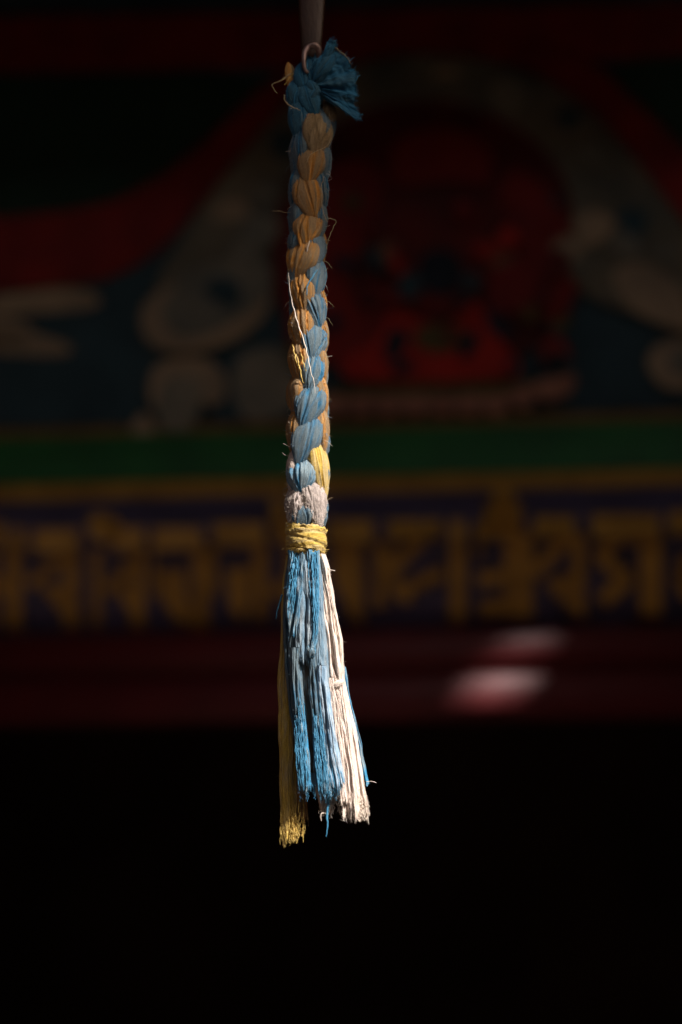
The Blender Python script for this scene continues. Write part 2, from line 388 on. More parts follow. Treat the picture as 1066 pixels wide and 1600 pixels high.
pp('painted_cloud', [(208, 660), (225, 642), (240, 660), (240, 680), (206, 682)], 4, M['m_cloud'])
pp('painted_cloud', [(355, 560), (440, 530), (470, 600), (450, 655), (370, 660)], 1, M['m_grey'])
pp('painted_cloud', [(950, 420), (1010, 405), (1060, 440), (1100, 520), (1040, 510), (975, 480)], 4, M['m_cloud'])
pp('painted_cloud', [(1008, 570), (1020, 540), (1066, 525), (1130, 540), (1130, 600), (1060, 610), (1030, 602)], 4, M['m_cloud'])
pp('painted_cloud', [(1040, 560), (1070, 540), (1130, 555), (1130, 580), (1060, 590)], 5, M['m_grey'])
rsm = np.random.RandomState(31)
hc = [(300, 440), (330, 390), (370, 330), (420, 300), (450, 230), (520, 150), (600, 120), (700, 112), (800, 140), (880, 190), (930, 240), (960, 300), (930, 350), (980, 380), (1000, 350), (1040, 400), (920, 420), (900, 390), (385, 400), (350, 450), (410, 350), (480, 190)]
for k, (x, y) in enumerate(hc):        # scrolling cloud forms inside the halo
    x += rsm.uniform(-12, 12); y += rsm.uniform(-10, 10); r1 = rsm.uniform(18, 34); r2 = r1 * rsm.uniform(0.5, 0.9); ph = rsm.uniform(0, 6)
    pts = [(x + (r1 + 6 * math.sin(3 * t + ph)) * math.cos(t), y + (r2 + 6 * math.cos(2 * t + ph)) * math.sin(t)) for t in np.linspace(0, 2 * math.pi, 12, endpoint=False)]
    pp('painted_cloud', pts, 4 + 0.06 * k, M[['m_grey', 'm_halo', 'm_cloud', 'm_grey', 'm_sky'][k % 5]], 2)
# seated figure
pp('figure_shoulder', [(445, 470), (490, 425), (560, 420), (600, 440), (640, 490), (620, 540), (520, 575), (450, 560)], 4, M['m_red'])
pp('figure_shoulder', [(760, 430), (800, 395), (860, 395), (905, 430), (895, 480), (860, 500), (810, 480), (760, 500)], 4, M['m_red'])
pp('figure_scarf', [(455, 400), (470, 300), (540, 240), (600, 260), (590, 330), (560, 400), (500, 440)], 3.5, M['m_red'])
pp('figure_scarf', [(790, 260), (850, 280), (890, 340), (895, 400), (850, 410), (800, 380), (780, 320)], 3.5, M['m_red'])
pp('figure_scarf', [(610, 215), (690, 195), (770, 220), (770, 290), (690, 280), (615, 295)], 3.6, M['m_red'])
pp('figure_hair', [(575, 330), (620, 300), (680, 285), (750, 300), (790, 340), (775, 420), (740, 470), (690, 500), (630, 480), (590, 400)], 4, M['m_dark'])
pp('figure_face', [(650, 400), (690, 385), (722, 402), (726, 440), (700, 462), (662, 456)], 5, M['m_ink'])
pp('figure_hand', [(592, 385), (612, 372), (625, 395), (612, 420), (596, 412)], 5, M['m_skin'])
pp('figure_hand', [(748, 388), (775, 372), (805, 390), (798, 412), (765, 418)], 5, M['m_skin'])
pp('figure_robe', [(528, 590), (540, 555), (590, 535), (610, 480), (660, 500), (700, 512), (745, 460), (765, 510), (790, 540), (820, 575), (790, 592), (690, 596), (600, 596)], 5, M['m_scarlet'])
pp('figure_sash', [(640, 520), (690, 500), (730, 516), (715, 545), (680, 552), (650, 540)], 6, M['m_olive'])
pp('figure_sash', [(605, 520), (625, 508), (640, 525), (625, 560), (596, 566)], 6, M['m_ink'])
pp('figure_sash', [(755, 490), (772, 480), (800, 515), (796, 532), (768, 520)], 6, M['m_ink'])
rsm = np.random.RandomState(12)
for k in range(44):                    # drapery folds, ornaments and attributes around the figure
    x = rsm.uniform(455, 890); y = rsm.uniform(300, 575); rx = rsm.uniform(8, 26); ry = rsm.uniform(6, 22); rot = rsm.uniform(0, 3)
    if abs(x - 690) < 45 and abs(y - 425) < 45: continue
    pts = [(x + rx * math.cos(t) * math.cos(rot) - ry * math.sin(t) * math.sin(rot), y + rx * math.cos(t) * math.sin(rot) + ry * math.sin(t) * math.cos(rot)) for t in np.linspace(0, 2 * math.pi, 7, endpoint=False)]
    pp('painted_ornament', pts, 7 + 0.05 * k, M[['m_ink', 'm_red', 'm_dark', 'm_olive', 'm_red', 'm_dark', 'm_scarlet', 'm_sky'][k % 8]], 2)
pp('seat_cushion', [(500, 602), (850, 596), (880, 580), (870, 610), (820, 622), (505, 626)], 4, M['m_olive'], 2)
for i in range(9):
    x0 = 500 + i * 42; y0 = 618 - 0.004 * i * i * 10 - (max(0, i - 6)) * 11
    pp('lotus_petal', [(x0, y0), (x0 + 44, y0 - 2 - (6 if i > 6 else 0)), (x0 + 42, y0 + 22), (x0 + 22, y0 + 36), (x0 + 2, y0 + 24)], 6, M['m_pink'], 2)
pp('lotus_petal', [(868, 590), (892, 580), (902, 592), (890, 618), (862, 622)], 7, M['m_pink'], 2)

# ------------------------------------------------------------------ green moulding with gilt edges
mo = bpy.data.objects.new('green_moulding', None); COL.objects.link(mo); wparent(mo)
tag(mo, 'green painted timber moulding with gold edge lines below the painted panel', 'moulding')
strip_wall('gold_line', [(656, 0.012), (670, 0.018)], M['ochre_line'], mo)
strip_wall('green_band', [(670.5, 0.018), (708, 0.026), (744, 0.030)], M['green'], mo)
strip_wall('gold_line', [(744.5, 0.027), (771, 0.044)], M['gold'], mo)

# ------------------------------------------------------------------ carved frieze of gold letters
fr = bpy.data.objects.new('letter_frieze', None); COL.objects.link(fr); wparent(fr)
tag(fr, 'navy frieze board carved with a row of gold letters', 'frieze')
F_TOP, F_OFF, F_LOW = 0.050, 0.096, 0.004
def f_off(y): return float(np.interp(y, [830, 984], [F_OFF, F_LOW]))
strip_wall('frieze_board', [(771.5, F_TOP - 0.004), (814, F_OFF), (830, F_OFF), (984, F_LOW)], M['navy'], fr)
def letter(strokes, bars):
    """one letter: each stroke is a closed outline in photograph px; joined as one carved mesh"""
    V = []; F = []
    def prism(pts, o0, o1, top_out=0.0):
        n = len(pts); b = len(V)
        cy = sum(p[1] for p in pts) / n
        ymin = min(p[1] for p in pts); ymax = max(p[1] for p in pts)
        for x, y in pts:
            f = (y - ymin) / max(1e-6, ymax - ymin)
            q = o1 - top_out * (1 - f) + f_off(y)
            u, z = wall_uv(x, y, q); V.append((u, -q, z))
        for x, y in pts:
            q = f_off(y); u, z = wall_uv(x, y, q + o1); V.append((u, -(q + o0), z))
        # outline order -> front face
        F.append(tuple(range(b, b + n)))
        F.append(tuple(range(b + n, b + 2 * n))[::-1])
        F.extend([(b + i, b + (i + 1) % n, b + n + (i + 1) % n, b + n + i) for i in range(n)])
    for i, st in enumerate(strokes): prism(st, -0.004, 0.008 + 0.0006 * i)
    for i, st in enumerate(bars): prism(st, -0.030, 0.026 + 0.0005 * i, 0.023)
    o = mesh_obj('carved_letter', V, F, M['gold'], fr, smooth=False)
    import bmesh
    bm = bmesh.new(); bm.from_mesh(o.data); bmesh.ops.recalc_face_normals(bm, faces=bm.faces)
    bmesh.ops.triangulate(bm, faces=[f for f in bm.faces if len(f.verts) > 4]); bm.to_mesh(o.data); bm.free()
    return o
def rect(x0, y0, x1, y1): return [(x0, y0), (x1, y0), (x1, y1), (x0, y1)]
def blob(cx, cy, rx, ry, n=14): return [(cx + rx * math.cos(t), cy + ry * math.sin(t)) for t in np.linspace(0, 2 * math.pi, n, endpoint=False)]
def seg(x0, y0, x1, y1, w):
    dx, dy = x1 - x0, y1 - y0; l = math.hypot(dx, dy); nx, ny = -dy / l * w / 2, dx / l * w / 2
    return [(x0 + nx, y0 + ny), (x1 + nx, y1 + ny), (x1 - nx, y1 - ny), (x0 - nx, y0 - ny)]
# off-frame neighbours keep the row going
letter([rect(-90, 858, -62, 985), seg(-66, 865, -120, 920, 18)], [rect(-125, 832, -62, 862)])
letter([rect(8, 850, 34, 984), rect(-30, 860, -8, 984), seg(-20, 905, 20, 925, 24)], [rect(18, 824, 38, 856), rect(-30, 815, 6, 852)])
letter([rect(100, 862, 123, 982), seg(108, 866, 44, 914, 17), [(62, 914), (122, 915), (122, 984), (112, 980), (76, 934)]], [rect(52, 826, 122, 862)])
letter([rect(143, 858, 158, 980), rect(204, 858, 226, 980), seg(205, 884, 166, 924, 19), [(178, 915), (222, 922), (224, 980), (200, 955)]], [rect(176, 824, 224, 860), blob(156, 822, 19, 23), seg(165, 808, 182, 822, 16)])
letter([rect(300, 852, 326, 984), [(244, 892), (288, 890), (292, 940), (298, 975), (276, 970), (250, 935)], rect(236, 862, 243, 930)], [rect(238, 824, 314, 858)])
letter([rect(395, 848, 417, 968), [(352, 892), (392, 886), (388, 940), (378, 972), (360, 950)], rect(328, 856, 338, 930)], [rect(333, 816, 412, 851)])
letter([rect(446, 845, 470, 975), seg(465, 892, 424, 930, 18), rect(478, 850, 496, 970)], [rect(427, 812, 500, 846), rect(424, 778, 442, 818)])
letter([[(520, 850), (562, 848), (568, 905), (566, 976), (550, 968), (522, 905)], rect(584, 850, 602, 948)], [rect(512, 812, 582, 846)])
letter([seg(658, 842, 604, 898, 20), seg(692, 894, 622, 926, 19), [(604, 890), (624, 905), (646, 936), (632, 944), (612, 925)], rect(604, 845, 612, 880)], [rect(606, 812, 660, 840), rect(664, 811, 688, 836)])
letter([rect(703, 846, 727, 972)], [rect(703, 811, 725, 846)])
letter([rect(788, 836, 832, 962), seg(746, 905, 786, 900, 20), seg(750, 952, 790, 946, 22), rect(744, 838, 752, 870)], [rect(742, 814, 816, 838), rect(758, 785, 814, 812), rect(770, 760, 801, 784)])
letter([seg(888, 838, 834, 896, 20), [(852, 908), (914, 888), (914, 965), (895, 955), (868, 930)], rect(894, 836, 914, 890)], [rect(834, 806, 898, 836)])
letter([seg(966, 838, 934, 872, 20), seg(938, 872, 978, 900, 20), seg(984, 900, 940, 940, 24), rect(1000, 836, 1034, 960), seg(974, 840, 1002, 842, 14)], [rect(924, 803, 1030, 836)])
letter([rect(1090, 834, 1116, 960), seg(1090, 870, 1060, 890, 22), [(1050, 900), (1090, 905), (1088, 950), (1066, 930)]], [rect(1046, 798, 1120, 830)])
letter([rect(1190, 830, 1214, 955), seg(1190, 840, 1140, 890, 20), [(1150, 905), (1190, 900), (1190, 955)]], [rect(1138, 796, 1214, 828)])

# ------------------------------------------------------------------ lacquered red rail
rl = bpy.data.objects.new('lacquered_rail', None); COL.objects.link(rl); wparent(rl)
tag(rl, 'glossy dark red lacquered door rail of two rounded mouldings below the letters', 'rail')
def half_round(py0, py1, base, bulge, n=12):
    return [(py0 + (py1 - py0) * i / n, base + bulge * max(0.0, math.sin(math.pi * i / n)) ** 0.8) for i in range(n + 1)]
o1 = strip_wall('rail_moulding', half_round(985, 1049, 0.050, 0.013), M['lacquer'], rl)
o2 = strip_wall('rail_moulding', half_round(1053, 1127, 0.052, 0.011), M['lacquer'], rl)
o3 = strip_wall('rail_fillet', [(1048, 0.046), (1054, 0.046)], M['lacquer'], rl)
for o in (o1, o2): o.data.polygons.foreach_set('use_smooth', [len(p.vertices) == 4 and abs(p.normal.x) < 0.5 and abs(p.area) > 0 for p in o.data.polygons])
# ------------------------------------------------------------------ the hanging tassel
AX = [(60, 487), (120, 487), (200, 487), (300, 483), (400, 480), (500, 482), (600, 482), (700, 481), (790, 479), (843, 477.5), (900, 477)]
def axis_x(y): return float(np.interp(y, [a for a, b in AX], [b for a, b in AX]))
T0 = rope_pt(483, 100)
tas = thing('braided_tassel', T0, 'braided cloth tassel of blue, yellow and white strips hanging from an iron hook', 'tassel')
def cloth(name, V_px, F, mat, parent, UV, smooth=True, wear=None):
    return mesh_obj(name, to_world(V_px), F, M[mat], parent, UV, smooth, origin=T0, wear=wear)

# core that fills the inside of the braid
def core():
    V = []; UV = []; ys = np.arange(150, 872, 12)
    for y in ys:
        for j in range(16):
            a_ = 2 * math.pi * j / 16
            V.append((axis_x(y) + 17 * math.cos(a_), y, 17 * math.sin(a_))); UV.append((a_ * 17, y))
    return cloth('braid', V, grid_faces(len(ys), 16, True), 'core', tas, UV)
braid = core()

RC = 20.0
FUZZ = []        # (verts px, normals, colour key, weight) for stray fibres
def lobe(y, th, W, H, mat, tilt=0.0, T=27.0, seed=0, parent=None, name='braid_lobe', cx=None, depth=None, ncr=4, skew=-0.12, rough=0.0, rc=RC, label=None):
    """one visible turn of a strand: spindle of folded cloth tucked in at both ends"""
    rs = np.random.RandomState(seed + 11)
    if cx is None:
        rc = rc - 3.2 * math.exp(-((y - 430) / 150.0) ** 4)
        W *= rs.uniform(0.90, 1.06); H *= rs.uniform(0.94, 1.08); tilt += rs.uniform(-5, 5); th += rs.uniform(-5, 5); T *= rs.uniform(0.9, 1.05)
        ncr = max(1, ncr + rs.randint(-2, 2))
    n, m = 40, 84
    th = R(th); tilt = R(tilt); W = W * 1.06
    x0 = axis_x(y) if cx is None else cx
    c = np.array([x0 + rc * math.sin(th), y, rc * math.cos(th)]) if cx is None else np.array([x0, y, depth])
    out = np.array([math.sin(th), 0, math.cos(th)]); tan = np.array([math.cos(th), 0, -math.sin(th)]); dn = np.array([0, 1.0, 0])
    l = dn * math.cos(tilt) + tan * math.sin(tilt); w = tan * math.cos(tilt) - dn * math.sin(tilt)
    t = np.linspace(0, 1, n)[:, None]; ph = np.linspace(0, 2 * math.pi, m, endpoint=False)[None, :]
    s = 2 * t - 1; ss = np.clip((s - skew) / np.where(s > skew, 1 - skew, 1 + skew), -1, 1)
    H = H * 1.42
    prof = np.where(ss < 0, (1 - np.abs(ss) ** 2.2) ** 0.7, np.cos(np.clip(ss, 0, 1) * math.pi / 2 * 0.98) ** 1.3) + 0.03 * (1 - np.abs(s) ** 12)
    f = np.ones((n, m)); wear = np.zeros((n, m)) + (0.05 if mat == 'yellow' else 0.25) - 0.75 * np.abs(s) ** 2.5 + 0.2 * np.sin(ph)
    for i in range(ncr):
        p0 = rs.uniform(0.12, 0.88) * math.pi; dr = rs.uniform(-0.6, 0.6); wd = rs.uniform(0.04, 0.085); am = rs.uniform(0.12, 0.26)
        dph = ph - (p0 + dr * s + 0.12 * np.sin(3 * s + i))
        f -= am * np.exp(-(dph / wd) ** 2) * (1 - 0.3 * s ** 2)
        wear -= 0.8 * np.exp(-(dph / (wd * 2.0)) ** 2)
        f += am * 0.35 * np.exp(-((np.abs(dph) - 2.2 * wd) / (wd * 1.3)) ** 2)
    f += 0.018 * vnoise2(ph * 7 + 0 * s, s * 2.0 + 5, seed + 3) + 0.045 * vnoise2(ph * 1.6 + 0 * s, s * 1.5, seed + 4)
    if rough: f += rough * vnoise2(ph * 9 + 0 * s, s * 7 + 9, seed + 8) + rough * vnoise2(ph * 18 + 0 * s, s * 13, seed + 9) * 0.6
    hw = W / 2 * prof * f; ht = T / 2 * prof ** 0.85 * f
    tuck = np.where(s < 0, 10.0 * np.abs(s) ** 1.7, -5.5 * np.abs(s) ** 1.4 + 2.5 * np.abs(s) ** 5)
    if cx is not None: tuck = 6.0 * np.abs(s) ** 2.2
    P = c + l * (H / 2 * s)[..., None] + w * (hw * np.cos(ph))[..., None] + out * (ht * np.sign(np.sin(ph)) * np.abs(np.sin(ph)) ** 0.85 - tuck)[..., None]
    # UV: fibres run lengthwise and gather at the ends
    UV = np.stack([np.broadcast_to(ph * W / 2, (n, m)), np.broadcast_to(t * H, (n, m))], -1).reshape(-1, 2)
    V = P.reshape(-1, 3); F = grid_faces(n, m, True)
    F = [q[::-1] for q in F]
    F.append(tuple(range(m))); F.append(tuple(range((n - 1) * m, n * m))[::-1])
    o = cloth(name, V, F, mat, parent or braid, UV, wear=wear)
    if label: o['label'] = label
    cen = c + l * (H / 2 * s)[..., None] * np.ones((n, m))[..., None]
    nr = (P - cen).reshape(-1, 3); nr /= np.linalg.norm(nr, axis=1)[:, None] + 1e-9
    if math.cos(th) > -0.15: FUZZ.append((V, nr, mat, W * H / 2000.0 * (4.0 if mat == 'felt' else 1.0)))
    return o
sd = 100
def nxt():
    global sd; sd += 17; return sd
# front yellow column (turns towards the left as it goes down)
for y, th, W, H, mat, tl in ((217, 34, 46, 66, 'gauze', -9), (263, 8, 43, 62, 'yellow', -9), (313, -4, 45, 64, 'yellow', 8), (363, -3, 41, 54, 'yellow', -8),
                             (411, -27, 49, 60, 'yellow', -12), (461, -27, 43, 60, 'yellow', 6), (515, -36, 40, 62, 'yellow', 6), (567, -46, 40, 60, 'yellow', 4),
                             (618, -62, 40, 58, 'yellow', 4), (674, -72, 42, 64, 'yellow', 2), (737, -84, 42, 66, 'white', 0)):
    lobe(y, th, W, H, mat, tl, seed=nxt())
lobe(212, 5, 15, 58, 'orange', 12, T=24, seed=nxt(), rc=18)
lobe(318, 22, 10, 62, 'orange', 5, T=20, seed=nxt(), rc=23, ncr=1)
lobe(376, -26, 9, 34, 'orange', 10, T=20, seed=nxt(), rc=23, ncr=1)
# blue column coming round from the right
for y, th, W, H, tl in ((205, 72, 38, 58, -8), (250, 86, 40, 60, -4), (297, 84, 38, 58, 0), (345, 66, 38, 60, -8), (390, 52, 36, 54, -10), (437, 46, 36, 58, -8),
                        (488, 44, 41, 60, 4), (538, 30, 39, 58, -8), (587, 17, 41, 58, -12), (638, 4, 45, 62, -14), (693, -4, 47, 68, -16), (748, -28, 47, 52, -4)):
    lobe(y, th, W, H, 'blue' if y < 730 else 'blue_vivid', tl, seed=nxt(), rough=0.0 if y < 730 else 0.03)
lobe(808, -20, 40, 40, 'blue', 0, seed=nxt(), rc=18)
# yellow column on the right
for y, th, W, H, tl in ((385, 118, 38, 58, 0), (432, 112, 38, 58, 0), (478, 104, 38, 58, 0), (525, 100, 38, 56, 0), (572, 92, 38, 58, 4), (620, 84, 38, 60, 4), (672, 76, 40, 66, 6), (738, 66, 46, 84, 5)):
    lobe(y, th, W, H, 'yellow_new' if y > 700 else 'yellow', tl, seed=nxt(), rc=20 if y < 700 else 21)
lobe(672, 52, 9, 58, 'orange', 8, T=20, seed=nxt(), rc=22, ncr=1)
lobe(790, 40, 40, 70, 'felt', 4, T=28, seed=nxt(), rough=0.10, ncr=4)
# blue column on the left, going behind
for y, th in ((240, -62), (295, -84), (342, -80), (384, -92), (432, -100), (480, -104)):
    lobe(y, th, 40, 60, 'blue', 4, seed=nxt())
lobe(795, -52, 42, 64, 'felt', 0, T=28, seed=nxt(), rough=0.10, ncr=4)
# the far side of the braid
for i, y in enumerate(range(225, 800, 52)):
    lobe(y, 180 - i * 6, 40, 60, 'yellow' if i < 6 else 'blue', 3, seed=nxt())
    lobe(y + 26, 250 - i * 6, 40, 60, 'yellow' if i > 5 else 'blue', -3, seed=nxt())

# ------------------------------------------------------------------ cloth knot and blue rag at the top
knot = lobe(130, 0, 34, 60, 'blue_dark', 0, T=30, seed=nxt(), parent=tas, name='knot', cx=482, depth=6, ncr=4)
def kl(x, y, d, W, H, mat, tl, th=0, T=20, nc=3, name='knot_fold'): return lobe(y, th, W, H, mat, tl, T=T, seed=nxt(), parent=knot, name=name, cx=x, depth=d, ncr=nc)
kl(462, 158, 12, 27, 46, 'blue_dark', 4, -20)
kl(485, 166, 20, 30, 46, 'blue_dark', 22, 0)
kl(466, 190, 14, 30, 62, 'blue_dark', -2, -20)
kl(476, 196, 15, 26, 44, 'blue', 22, -5)
kl(472, 132, 14, 22, 44, 'blue_dark', 8, -15)
kl(492, 148, 22, 16, 30, 'blue_dark', 40, 0, 14)
kl(489, 158, 25, 12, 26, 'blue_dark', -30, 0, 12)
kl(455, 130, 2, 12, 52, 'orange', 14, -30, 12)
kl(458, 122, -3, 12, 40, 'gauze', 18, -30, 10)
kl(516, 184, 8, 22, 34, 'gauze', 10, 30, 16)
kl(518, 196, 5, 16, 40, 'blue', 6, 40, 14)
RAGFR = []; rs_r = np.random.RandomState(8)
def rag():
    cx, cy = 489, 143
    out = [(484, 112), (490, 97), (501, 90), (510, 84), (512, 76), (520, 72), (525, 79), (524, 88), (532, 93), (540, 97), (550, 107), (555, 122), (556, 141), (559, 157), (554, 166), (556, 180), (561, 189), (554, 196), (540, 189), (530, 175), (513, 163), (500, 157)]
    nu, nr = 240, 40
    n = len(out); s = np.linspace(0, n - 1, nu)
    ox = np.interp(s, range(n), [p[0] for p in out]); oy = np.interp(s, range(n), [p[1] for p in out])
    ker = np.hanning(13); ker /= ker.sum()
    ox = np.convolve(np.pad(ox, 6, 'edge'), ker, 'valid'); oy = np.convolve(np.pad(oy, 6, 'edge'), ker, 'valid')
    jag = 1 + 0.035 * vnoise1(np.arange(nu) * 0.22, 5) + 0.025 * vnoise1(np.arange(nu) * 0.8, 6)
    V = []; UV = []
    rr = np.linspace(0.04, 1, nr)
    A_ = (s / (n - 1))[None, :] + 0 * rr[:, None]; Rr = rr[:, None] + 0 * A_
    fold = 9.0 * vnoise1(A_ * 6.5 + 0.5 * Rr + 3, 77) * Rr ** 0.6 + 5.0 * vnoise1(A_ * 15 - 0.8 * Rr + 9, 78) * Rr ** 0.8 + 2.4 * vnoise2(A_ * 22, Rr * 5, 3) + 1.8 * vnoise2(A_ * 45, Rr * 12, 4) + 2.2 * vnoise2(A_ * 10 + 7, Rr * 9, 14)
    fold = fold - 15 * np.exp(-((A_ - 0.60) / 0.022) ** 2) * (1 - 0.75 * Rr) + 6 * np.exp(-((A_ - 0.80) / 0.08) ** 2) * Rr
    rj = Rr * np.where(Rr > 0.8, jag[None, :], 1)
    DX = 1.6 * vnoise2(A_ * 18, Rr * 7, 9) * Rr; DY = 1.6 * vnoise2(A_ * 18, Rr * 7, 10) * Rr
    for side in (0, 1):
        G = np.stack([cx + (ox[None, :] - cx) * rj + DX, cy + (oy[None, :] - cy) * rj + DY, 19 + 9 * np.sin(Rr * 2.4) + fold - side * 1.6], -1).reshape(-1, 3)
        V.extend(G.tolist()); UV.extend(np.stack([A_ * 190, Rr * 70], -1).reshape(-1, 2).tolist())
    F = grid_faces(nr, nu); off = nr * nu
    F = [q[::-1] for q in F] + [tuple(i + off for i in q) for q in grid_faces(nr, nu)]
    for j in range(nu - 1):
        i = (nr - 1) * nu + j; F.append((i, i + 1, i + 1 + off, i + off))
        F.append((j + 1, j, j + off, j + 1 + off))
    for r in range(nr - 1):
        F.append((r * nu, r * nu + off, (r + 1) * nu + off, (r + 1) * nu)); q = nu - 1
        F.append((r * nu + q, (r + 1) * nu + q, (r + 1) * nu + q + off, r * nu + q + off))
    o = cloth('cloth_end', V, F, 'blue_dark', knot, UV)
    o['label'] = 'crumpled torn blue rag end fanning out of the knot'
    e = np.array(V[(nr - 1) * nu: nr * nu]); d = e - np.array([cx, cy, 19]); d /= np.linalg.norm(d, axis=1)[:, None]
    fr_ = []
    for k in range(90):
        q = rs_r.randint(0, nu); p0 = e[q]; dd = d[q] + rs_r.normal(0, 0.35, 3); l = rs_r.uniform(3, 8)
        fr_.append(([tuple(p0 - dd * 3), tuple(p0 + dd * l * 0.4), tuple(p0 + dd * l + rs_r.normal(0, 1.0, 3))], [0.5, 0.4, 0.2], dict(sides=3, sub=3, seed=k, wig=0.6)))
    RAGFR.extend(fr_)
    FUZZ.append((np.repeat(e, 3, 0), np.repeat(d, 3, 0), 'blue_dark', 2.2))
    return o
rag()
kl(505, 112, 27, 24, 40, 'blue_dark', -35, 0, 12, 3)

# ------------------------------------------------------------------ yellow binding
def binding(name, y0, y1, rx, rz, mat, seed, slant=6, lip=3.0, cxx=477.5):
    nu, nv = 120, 26; V = []; UV = []
    v = np.linspace(0, 1, nv)[:, None] + np.zeros((1, nu)); jj = np.arange(nu)[None, :] + 0 * v
    ph = 2 * math.pi * jj / nu; c = np.cos(ph); s_ = np.sin(ph)
    nz = vnoise2(3 + 2.2 * c + 0.8 * s_, v * 3.2 + 2 * c, seed); nz2 = vnoise2(jj * 0.5, v * 9, seed + 2) + 0.7 * vnoise2(jj * 0.9, v * 16, seed + 3)
    edge = vnoise1(jj * 0.35, seed + 5) * 3.2
    r = 1 + 0.055 * nz + 0.026 * nz2 + 0.10 * np.sin(math.pi * np.minimum(1, v * 1.08)) ** 0.7
    r = r - 0.07 * np.exp(-((v - 0.62 - 0.12 * c) / 0.05) ** 2) - 0.05 * np.exp(-((v - 0.34 + 0.15 * c) / 0.05) ** 2)
    r = r + np.where(v < 0.12, lip / rx * (0.12 - v) / 0.12 * (0.5 + nz), 0)
    y = y0 + (y1 - y0) * v + slant * c + edge * (1 - v) ** 3 + 0.5 * edge * v ** 6
    V = np.stack([cxx + rx * r * c, y, rz * r * s_], -1).reshape(-1, 3).tolist(); UV = np.stack([y * 1.3, ph * rx], -1).reshape(-1, 2).tolist()
    F = [q[::-1] for q in grid_faces(nv, nu, True)]
    o = cloth(name, V, [q[::-1] for q in F], mat, tas, UV)
    md = o.modifiers.new('thickness', 'SOLIDIFY'); md.thickness = 1.6 * K; md.offset = -1
    P = np.array(V); d = P - np.stack([np.full(len(P), cxx), P[:, 1], np.zeros(len(P))], 1); d /= np.linalg.norm(d, axis=1)[:, None]
    FUZZ.append((P, d, mat, 1.6)); return o
binding('binding', 823, 860, 29.5, 31, 'yellow_new', 40, slant=5)
binding('binding', 850, 869, 27.8, 28, 'yellow_new', 60, slant=4, lip=1)

# ------------------------------------------------------------------ fringe
skirt_V = []; skirt_UV = []
ys = np.arange(858, 1215, 14)
SK_L = [(858, 452), (900, 450), (960, 448), (1050, 450), (1130, 456), (1214, 462)]
SK_R = [(858, 500), (900, 506), (960, 514), (1050, 524), (1130, 536), (1214, 552)]
for y in ys:
    xl = np.interp(y, *zip(*SK_L)); xr = np.interp(y, *zip(*SK_R)); c_ = (xl + xr) / 2; h = (xr - xl) / 2
    for j in range(28):
        a_ = 2 * math.pi * j / 28
        skirt_V.append((c_ + h * 0.9 * math.cos(a_), y, (10 + 5 * (y - 858) / 350) * math.sin(a_))); skirt_UV.append((a_ * h, y))
skF = grid_faces(len(ys), 28, True); skF.append(tuple(range((len(ys) - 1) * 28, len(ys) * 28)))
skirt = cloth('fringe', skirt_V, skF, 'core', tas, skirt_UV)

